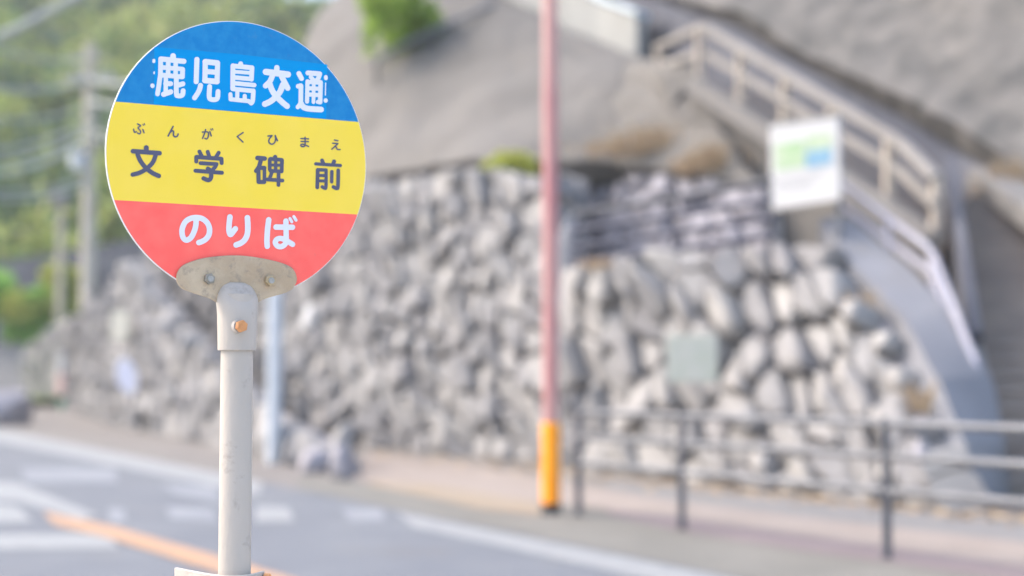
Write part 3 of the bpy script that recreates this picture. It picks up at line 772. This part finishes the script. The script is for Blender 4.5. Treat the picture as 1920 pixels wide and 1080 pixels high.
mb = MB(); mb.pipe([A(-60, 95, 30), A(30, 55, 30), A(190, -30, 30)], .10, 8)
tag(mb.build('overhead_cable', M['wire'], smooth=True), 'thick pale cable slanting across the top left corner', 'cable')
base = A(113, 600, 58); base.z = 0.0
root = tag(empty('street_lamp', base), 'small street lamp with a white head left of the utility pole', 'street lamp')
bpy.context.view_layer.update()
tp_ = A(114, 388, 58)
mb = MB(); mb.tube(base, tp_, .17, 12, r2=.13); mb.build('pole', M['railpost'], root, smooth=True)
mb = MB(); mb.loft([mb.ring(tp_ + Vector((0, 0, z)), Vector((r, 0, 0)), Vector((0, r, 0)), 14) for z, r in ((-.05, .17), (.0, .34), (.32, .40), (.56, .3), (.66, .15))]); mb.build('lamp_head', M['stringer'], root, smooth=True)
# pipe rail over the shrub on the slope
mb = MB(); mb.pipe([A(700, 118, 27.2), A(760, 82, 27.4), A(850, 40, 27.8), A(930, 8, 28.4)], .05, 8)
for px, py in ((705, 116), (850, 40)):
    q = A(px, py, 27.3 if px < 800 else 27.8); mb.tube(q, q - Vector((0, -.6, .9)), .04, 8)
tag(mb.build('slope_rail', M['steel'], smooth=True), 'single pale pipe rail crossing the green shrub on the slope', 'rail')

# ------------------------------------------------------------------ THE BUS STOP SIGN
YAW, TILT = R(33.67), R(-2.243)
DN = Vector((math.sin(YAW) * math.cos(TILT), -math.cos(YAW) * math.cos(TILT), math.sin(TILT)))
DC = A(455.2, 299.96, 2.5477)
E1 = Vector((math.cos(YAW), math.sin(YAW), 0)); E2 = E1.cross(DN) * -1
if E2.z < 0: E2 = -E2
def D(px, py, off=0.0):           # photo point on the plane of the disc, off metres in front of it
    d = ray(px, py); c = DC + DN * off
    return CAM + d * ((c - CAM).dot(DN) / d.dot(DN))
def st_(p): q = p - DC; return q.dot(E1), q.dot(E2)
def P2(s, t, off): return DC + E1 * s + E2 * t + DN * off
RAD = .25
axis = D(444.8, 620, .012)       # pole axis, just behind the plane of the plate
PX, PY = axis.x, axis.y
PAV = .14
root = tag(empty('bus_stop_sign', (PX, PY, PAV)), 'round blue, yellow and red bus stop sign on a grey pole in the foreground', 'bus stop sign')
bpy.context.view_layer.update()
pm = MB(); pm.slab([(PX - .45, PY - .45, 0), (PX + .45, PY - .45, 0), (PX + .45, PY + .45, 0), (PX - .45, PY + .45, 0)], (0, 0, PAV - .002))
# disc
mb = MB(); N_ = 160
prof = [(-.0040, RAD - .0008), (-.0034, RAD), (-.0006, RAD), (0, RAD - .0008)]
mb.loft([[P2(r * math.cos(2 * math.pi * i / N_), r * math.sin(2 * math.pi * i / N_), o) for i in range(N_)] for o, r in prof])
disc = mb.build('sign_disc', M['disc_metal'], root, smooth=30)
RB = RAD - .0014
def band(name, m, upper, lower):
    # part of the disc between two chords, each given by two photo points
    def chord(a, b):
        (s0, t0), (s1, t1) = st_(D(*a)), st_(D(*b)); k = (t1 - t0) / (s1 - s0); return lambda s: t0 + k * (s - s0)
    up = chord(*upper) if upper else (lambda s: 9); lo = chord(*lower) if lower else (lambda s: -9)
    pts = []
    K = 720
    ins = [(RB * math.cos(2 * math.pi * i / K), RB * math.sin(2 * math.pi * i / K)) for i in range(K)]
    # clip the circle polygon by the two half planes
    def clip(poly, f):
        out = []
        for i in range(len(poly)):
            a, b = poly[i], poly[(i + 1) % len(poly)]; fa, fb = f(a), f(b)
            if fa >= 0: out.append(a)
            if (fa >= 0) != (fb >= 0): t = fa / (fa - fb); out.append((a[0] + (b[0] - a[0]) * t, a[1] + (b[1] - a[1]) * t))
        return out
    poly = clip(ins, lambda q: up(q[0]) - q[1]); poly = clip(poly, lambda q: q[1] - lo(q[0]))
    mb = MB(); mb.add([P2(s, t, .0004) for s, t in poly], [tuple(range(len(poly)))])
    return mb.build(name, m, disc)
L1 = ((215.2, 190.3), (672, 228.7)); L2 = ((212, 374.8), (670, 402.2))
band('blue_band', M['blue'], None, L1); band('yellow_band', M['yellow'], L1, L2); band('red_band', M['red'], L2, None)
# newer sticker over the blue band
mb = MB(); mb.add([D(x, y, .0008) for x, y in ((289.5, 88), (450, 102), (613.5, 121), (611.5, 222.8), (288, 195.6))], [(0, 1, 2, 3, 4)]); mb.build('cover_sticker', M['blue2'], disc)

def smooth_path(pts, k=6):
    if len(pts) < 3: return pts
    out = []
    for i in range(len(pts) - 1):
        p0 = pts[max(i - 1, 0)]; p1 = pts[i]; p2 = pts[i + 1]; p3 = pts[min(i + 2, len(pts) - 1)]
        for j in range(k):
            t = j / k
            out.append(tuple(.5 * (2 * p1[c] + (p2[c] - p0[c]) * t + (2 * p0[c] - 5 * p1[c] + 4 * p2[c] - p3[c]) * t * t + (3 * p1[c] - p0[c] - 3 * p2[c] + p3[c]) * t ** 3) for c in (0, 1)))
    return out + [pts[-1]]
class Lettering:
    def __init__(s, off): s.mb = MB(); s.off = off; s.k = 0
    def stroke(s, org, sc, pts, r):
        pts = smooth_path([(org[0] + x / sc, org[1] + y / sc) for x, y in pts]); r = r / sc
        o = s.off + .00002 * s.k; s.k += 1
        # outline of a round-ended ribbon
        Lf, Rt = [], []
        for i, p in enumerate(pts):
            a = pts[max(i - 1, 0)]; b = pts[min(i + 1, len(pts) - 1)]
            dx, dy = b[0] - a[0], b[1] - a[1]; l = math.hypot(dx, dy) or 1; nx_, ny_ = -dy / l * r, dx / l * r
            Lf.append((p[0] + nx_, p[1] + ny_)); Rt.append((p[0] - nx_, p[1] - ny_))
        for i in range(len(pts) - 1):
            s.mb.quad(*[D(x, y, o) for x, y in (Lf[i], Rt[i], Rt[i + 1], Lf[i + 1])])
        for e, (p, q) in enumerate(((pts[0], pts[1]), (pts[-1], pts[-2]))):
            a0 = math.atan2(p[1] - q[1], p[0] - q[0])
            fan = [(p[0] + r * math.cos(a0 + t * math.pi / 12), p[1] + r * math.sin(a0 + t * math.pi / 12)) for t in range(-6, 7)]
            s.mb.add([D(x, y, o) for x, y in fan], [tuple(range(len(fan)))])
        if len(pts) > 2:              # fill the outer side of sharp bends
            s.k += 1
            for p in pts[1:-1:2]:
                fan = [(p[0] + r * math.cos(t * math.pi / 8), p[1] + r * math.sin(t * math.pi / 8)) for t in range(16)]
                s.k += .2; s.mb.add([D(x, y, o + .00002 + .000004 * (s.k % 5)) for x, y in fan], [tuple(range(16))])
    def build(s, name, m): return s.mb.build(name, m, disc)
def write(name, m, off, spec, groups):
    # spec: strokes [points, radius]; groups: how many strokes each character takes
    i = 0
    for g_ in groups:
        w_ = Lettering(off)
        for org, pts, r in spec[i:i + g_]: w_.stroke(*org, pts, r)
        w_.build(name, m); i += g_
    assert i == len(spec), (name, i, len(spec))

C1 = ((280, 95), 9.819); C2 = ((420, 105), 9.819); C3 = ((540, 120), 10.8); C4 = ((236, 225), 9.0); C5 = ((430, 235), 8.308); C6 = ((540, 245), 9.0); C7 = ((325, 395), 12.0); C8 = ((480, 395), 13.5)
SP = []
for pts, r in [([(437, 98), (437, 150)], 52), ([(212, 152), (634, 196)], 48), ([(208, 150), (203, 420), (185, 570), (150, 797)], 43), ([(205, 305), (608, 338)], 41),
               ([(612, 345), (607, 480)], 45), ([(205, 446), (604, 482)], 44), ([(349, 190), (344, 450)], 43), ([(485, 190), (483, 460)], 41),
               ([(303, 490), (300, 780)], 40), ([(300, 606), (392, 608)], 46), ([(262, 803), (392, 757)], 48),
               ([(496, 490), (498, 790), (525, 828), (575, 830), (612, 805), (622, 738)], 45), ([(530, 635), (616, 610)], 46),
               ([(875, 160), (862, 570)], 47), ([(1030, 198), (1022, 552)], 47), ([(1030, 203), (1252, 226)], 52), ([(1257, 225), (1246, 572)], 46), ([(1022, 548), (1244, 568)], 52), ([(1030, 382), (1250, 398)], 47),
               ([(942, 640), (925, 710), (885, 790), (832, 868)], 46), ([(1110, 660), (1102, 840), (1130, 893), (1215, 900), (1255, 865), (1264, 752)], 45)]: SP.append((C1, pts, r))
for pts, r in [([(307, 142), (305, 180)], 45), ([(164, 178), (160, 600)], 44), ([(166, 182), (515, 216)], 44), ([(164, 287), (512, 313)], 34), ([(164, 392), (502, 424)], 41), ([(515, 214), (505, 428)], 43),
               ([(162, 498), (558, 536)], 40), ([(162, 606), (540, 643)], 41), ([(540, 640), (528, 820), (500, 868)], 42), ([(500, 868), (455, 832)], 40), ([(118, 704), (122, 792)], 38), ([(122, 797), (450, 830)], 39),
               ([(246, 640), (243, 790)], 37), ([(381, 734), (381, 815)], 38),
               ([(972, 215), (970, 310)], 50), ([(770, 292), (1176, 340)], 58), ([(892, 360), (845, 465), (764, 548)], 50), ([(1062, 380), (1115, 480), (1172, 590)], 50),
               ([(842, 520), (890, 640), (960, 740), (1060, 840), (1160, 922)], 53), ([(1082, 530), (1035, 650), (960, 745), (860, 832), (752, 884)], 54)]: SP.append((C2, pts, r))
for pts, r in [([(220, 192), (272, 292)], 50), ([(206, 450), (258, 438)], 48), ([(262, 445), (258, 800)], 47), ([(255, 800), (198, 872)], 44), ([(262, 800), (305, 865), (385, 900), (500, 912), (668, 922)], 58),
               ([(402, 180), (640, 200)], 50), ([(645, 205), (612, 290), (565, 345)], 46), ([(462, 262), (530, 345)], 42), ([(395, 350), (385, 760)], 42), ([(660, 372), (650, 772)], 46), ([(395, 362), (655, 378)], 42),
               ([(522, 350), (515, 772)], 37), ([(395, 488), (655, 503)], 42), ([(390, 615), (655, 630)], 42), ([(650, 772), (605, 768)], 42)]: SP.append((C3, pts, r))
write('company_letter', M['letter'], .0012, SP, (13, 8, 14, 6, 15))
SP = []
for pts, r in [([(766, 262), (768, 290)], 38), ([(762, 385), (756, 630)], 11), ([(762, 735), (762, 742)], 42)]: SP.append((C3, pts, r))
for pts, r in [([(82, 178), (82, 200)], 28), ([(88, 395), (88, 420)], 14), ([(55, 640), (58, 650)], 38)]: SP.append((C1, pts, r))
write('old_letter_edge', M['letterold'], .0011, SP, (1, 1, 1, 1, 1, 1))
SP = []
for pts, r in [([(195, 65), (246, 95), (206, 132), (240, 175), (248, 212), (225, 234), (196, 218)], 12), ([(130, 155), (146, 208), (175, 196)], 12), ([(286, 160), (307, 215)], 12), ([(286, 72), (297, 90)], 8), ([(309, 58), (319, 82)], 8),
               ([(797, 108), (712, 270)], 13), ([(745, 215), (780, 182), (805, 197), (802, 255), (830, 284), (868, 270), (882, 236)], 13),
               ([(1290, 205), (1368, 200), (1394, 222), (1386, 290), (1360, 320), (1332, 308)], 12), ([(1346, 160), (1326, 230), (1292, 312)], 12), ([(1416, 195), (1440, 268)], 12), ([(1431, 150), (1444, 172)], 8), ([(1458, 142), (1470, 168)], 8)]: SP.append((C4, pts, r))
for pts, r in [([(215, 112), (122, 175)], 11), ([(122, 175), (212, 260)], 11), ([(602, 167), (664, 160)], 12), ([(664, 160), (622, 215), (617, 262), (660, 294), (704, 268), (720, 215), (714, 158)], 12), ([(714, 160), (750, 238)], 12)]: SP.append((C5, pts, r))
for pts, r in [([(217, 133), (347, 138)], 12), ([(220, 180), (344, 185)], 12), ([(288, 112), (288, 232), (272, 264), (240, 268), (214, 250), (232, 229), (280, 237), (345, 266)], 12),
               ([(782, 158), (842, 170)], 12), ([(752, 212), (843, 218)], 12), ([(843, 218), (740, 313)], 12), ([(798, 258), (818, 285), (832, 315), (878, 318)], 12)]: SP.append((C6, pts, r))
write('reading_letter', M['ink'], .0010, SP, (5, 2, 5, 2, 3, 3, 4))
SP = []
for pts, r in [([(345, 466), (345, 510)], 42), ([(118, 526), (568, 560)], 39), ([(198, 580), (245, 690), (335, 805), (450, 895), (556, 944)], 39), ([(500, 600), (450, 720), (340, 828), (230, 890), (114, 922)], 37),
               ([(1241, 532), (1278, 605)], 33), ([(1381, 536), (1408, 620)], 33), ([(1566, 552), (1525, 620)], 33), ([(1190, 624), (1612, 655)], 35), ([(1188, 626), (1188, 700)], 34), ([(1613, 655), (1616, 726)], 34),
               ([(1260, 728), (1530, 744)], 33), ([(1528, 746), (1508, 790), (1470, 832)], 33), ([(1175, 856), (1620, 890)], 34), ([(1384, 822), (1430, 865), (1438, 965), (1395, 1014), (1310, 985)], 37)]: SP.append((C4, pts, r))
for pts, r in [([(438, 508), (550, 518)], 36), ([(492, 540), (462, 640), (416, 710)], 33), ([(453, 668), (455, 880)], 32), ([(455, 662), (545, 664)], 33), ([(547, 664), (545, 884)], 28), ([(456, 882), (543, 884)], 32),
               ([(713, 492), (713, 530)], 33), ([(630, 530), (630, 690)], 29), ([(820, 545), (815, 714)], 30), ([(640, 522), (815, 538)], 30), ([(724, 520), (720, 710)], 27), ([(632, 617), (816, 622)], 24), ([(640, 708), (815, 718)], 29),
               ([(662, 730), (648, 775), (634, 806)], 28), ([(768, 720), (765, 930)], 29), ([(590, 842), (828, 860)], 29)]: SP.append((C5, pts, r))
for pts, r in [([(575, 502), (592, 545)], 33), ([(778, 518), (765, 560)], 34), ([(468, 560), (884, 588)], 28), ([(502, 660), (494, 958)], 32), ([(502, 660), (640, 664)], 30), ([(643, 666), (640, 945), (615, 966), (577, 948)], 29),
               ([(502, 755), (640, 757)], 27), ([(502, 846), (640, 850)], 26), ([(740, 690), (737, 864)], 29), ([(848, 668), (843, 935), (820, 974), (766, 950)], 31)]: SP.append((C6, pts, r))
write('stop_name_letter', M['ink'], .0010, SP, (4, 10, 16, 10))
SP = []
SP.append((C7, [(510, 165), (505, 330), (462, 480), (392, 608), (300, 662), (225, 615), (195, 500), (206, 380), (270, 252), (375, 180), (510, 155), (650, 182), (760, 272), (812, 400), (800, 540), (730, 640), (645, 692), (573, 718)], 62))
SP.append((C7, [(1272, 140), (1255, 300), (1250, 430), (1265, 510), (1292, 535), (1340, 480), (1395, 408)], 62))
SP.append((C7, [(1666, 160), (1675, 350), (1665, 520), (1610, 650), (1520, 728), (1412, 770)], 64))
SP.append((C8, [(320, 232), (290, 500), (276, 750), (284, 900)], 70)); SP.append((C8, [(505, 415), (922, 420)], 70))
SP.append((C8, [(757, 262), (760, 500), (763, 720), (740, 840), (640, 910), (540, 892), (487, 810), (525, 728), (625, 702), (760, 750), (850, 805), (925, 852)], 68))
SP.append((C8, [(860, 198), (906, 282)], 38)); SP.append((C8, [(957, 152), (1012, 240)], 38))
write('boarding_letter', M['letter'], .0010, SP, (1, 2, 5))

# plate that holds the disc: traced outline, 5 mm thick, with a pressed collar over the pole
CB = ((300, 460), 4.909)
ol = [(156, 320), (160, 258), (205, 192), (290, 150), (400, 118), (550, 98), (680, 92), (800, 98), (950, 120), (1100, 155), (1200, 195), (1245, 245), (1262, 310), (1248, 362), (1205, 412), (1130, 446), (1020, 476),
      (945, 503), (905, 528), (860, 545), (700, 548), (565, 545), (518, 522), (470, 494), (380, 462), (290, 432), (215, 402), (172, 362)]
def cr_closed(pts, k=4):
    n = len(pts); out = []
    for i in range(n):
        p0, p1, p2, p3 = pts[i - 1], pts[i], pts[(i + 1) % n], pts[(i + 2) % n]
        for j in range(k):
            t = j / k
            out.append(tuple(.5 * (2 * p1[c] + (p2[c] - p0[c]) * t + (2 * p0[c] - 5 * p1[c] + 4 * p2[c] - p3[c]) * t * t + (3 * p1[c] - p0[c] - 3 * p2[c] + p3[c]) * t ** 3) for c in (0, 1)))
    return out
olp = [(CB[0][0] + x / CB[1], CB[0][1] + y / CB[1]) for x, y in cr_closed(ol)]
mb = MB(); fr = [D(x, y, .0062) for x, y in olp]; mb.slab(fr, DN * -.0048)
bracket = mb.build('bracket', M['plate'], root, smooth=35, bevel=.0012)
# collar: ellipse rings flattening into the plate at the top
mb = MB(); rings = []
zt = D(444.5, 460 + 345 / 4.909, 0).z; zb = D(444.5, 460 + 968 / 4.909, 0).z
H_ = zt - zb
for t, wd, dp in ((0, .0338, .0338), (.02, .0342, .0342), (.25, .0348, .0345), (.5, .0356, .0345), (.62, .037, .033), (.70, .0385, .030), (.77, .038, .026), (.84, .0355, .0205), (.91, .031, .0145), (.96, .025, .009), (1.0, .014, .0035)):
    c_ = Vector((PX, PY, zb + H_ * t)); pl = (DC - c_).dot(DN) + .0058
    k_ = max(0, (t - .55) / .45); k_ = k_ * k_ * (3 - 2 * k_)
    c_ = c_ + Vector((DN.x, DN.y, 0)) * pl * k_
    rings.append([c_ + E1 * wd * math.cos(2 * math.pi * i / 48) + Vector((DN.x, DN.y, 0)).normalized() * dp * math.sin(2 * math.pi * i / 48) for i in range(48)])
mb.loft(rings); mb.build('collar', M['polepaint'], root, smooth=50)
# pole
mb = MB(); ztop = zb + .10
for z in (PAV,): pass
mb.loft([mb.ring(Vector((PX, PY, z)), Vector((.0286, 0, 0)), Vector((0, .0286, 0)), 48) for z in (PAV, .6, .9, ztop)])
mb.build('pole', M['polepaint'], root, smooth=50)
mb = MB(); mb.tube((PX, PY, PAV), (PX, PY, PAV + .09), .17, 40, r2=.155); mb.build('base_weight', M['gutter'], root, smooth=40, bevel=.008)
# nuts on the plate and the rusty side bolt
def hexbolt(c, n, r, h, name, m, m2=None, shank=None):
    n = n.normalized(); u = n.cross(Vector((0, 0, 1))).normalized(); w = n.cross(u)
    mb = MB(); a0 = .35
    mb.loft([[c + n * o + (u * math.cos(a0 + i * math.pi / 3) + w * math.sin(a0 + i * math.pi / 3)) * rr for i in range(6)] for o, rr in ((0, r), (h * .88, r), (h, r * .9))])
    b = mb.build(name, m, root, bevel=.0004)
    if shank:
        mb = MB(); mb.tube(c + n * h * .9, c + n * (h + shank), r * .52, 20); mb.build('bolt_end', m2, b, smooth=40, bevel=.0004)
    return b
hexbolt(D(391, 523, .0062), DN, .0100, .0085, 'nut', M['nut'], M['bolt'], .003)
hexbolt(D(505, 526, .0062), DN, .0106, .0085, 'nut', M['nutbrass'], M['bolt'], .003)
bd = Vector((.62, -.78, .03)).normalized()
bz = A(463, 612, 2.5).z
bc = Vector((PX, PY, bz)) + Vector((.20, -.98, 0)) * .0335
mb = MB(); mb.tube(bc, bc + bd * .008, .0125, 24, r2=.0115); mb.build('washer', M['polepaint'], root, smooth=40)
mb = MB(); mb.tube(bc, bc + bd * .012, .006, 14); mb.build('bolt_shank', M['rust'], root, smooth=40)
hexbolt(bc + bd * .010, bd, .0108, .010, 'side_bolt', M['rust'])
# clamp at the bottom edge of the picture: bent band with a flange to the left
zc = CAM_H - .352
mb = MB()
def clampring(z, r): return mb.ring(Vector((PX, PY, z)), Vector((r, 0, 0)), Vector((0, r, 0)), 40)
mb.loft([clampring(zc - .07, .0325), clampring(zc - .006, .0325), clampring(zc - .004, .032)])
root2 = mb.build('clamp_band', M['polepaint'], root, smooth=50)
mb = MB()
fp = [Vector((-.613, 2.607, 0)), Vector((-.555, 2.545, 0)), Vector((PX - .036, PY - .024, 0)), Vector((PX - .012, PY - .041, 0)), Vector((PX + .022, PY - .037, 0)), Vector((PX + .042, PY - .010, 0)), Vector((PX + .050, PY + .020, 0))]
fp = [Vector((*q, 0)) for q in smooth_path([(p.x, p.y) for p in fp], 5)]
inn = []
for i, p in enumerate(fp):
    d_ = (fp[min(i + 1, len(fp) - 1)] - fp[max(i - 1, 0)]).normalized(); inn.append(p + Vector((-d_.y, d_.x, 0)) * .007)
zz = [zc for i in range(len(fp))]
mb.loft([[Vector((p.x, p.y, z)), Vector((q.x, q.y, z)), Vector((q.x, q.y, z - .09)), Vector((p.x, p.y, z - .09))] for p, q, z in zip(fp, inn, zz)])
mb.build('clamp_flange', M['polepaint'], root, smooth=40, bevel=.0015)
q = Vector((PX + .050, PY + .012, zc - .012))
hexbolt(q, Vector((1, -.1, 0)), .009, .012, 'clamp_bolt', M['rust'])

# ------------------------------------------------------------------ pale air between here and the hills
hm = bpy.data.materials.new('haze_air'); hm.use_nodes = True
nt = hm.node_tree; nt.nodes.remove(nt.nodes['Principled BSDF'])
pv = nt.nodes.new('ShaderNodeVolumePrincipled'); pv.inputs['Color'].default_value = (.88, .92, .96, 1); pv.inputs['Density'].default_value = .0008
nt.links.new(pv.outputs[0], nt.nodes['Material Output'].inputs['Volume'])
hb = MB(); hb.slab([(-950, -80, -3), (950, -80, -3), (950, 1550, -3), (-950, 1550, -3)], (0, 0, 178))
tag(hb.build('haze', hm), kind='stuff')
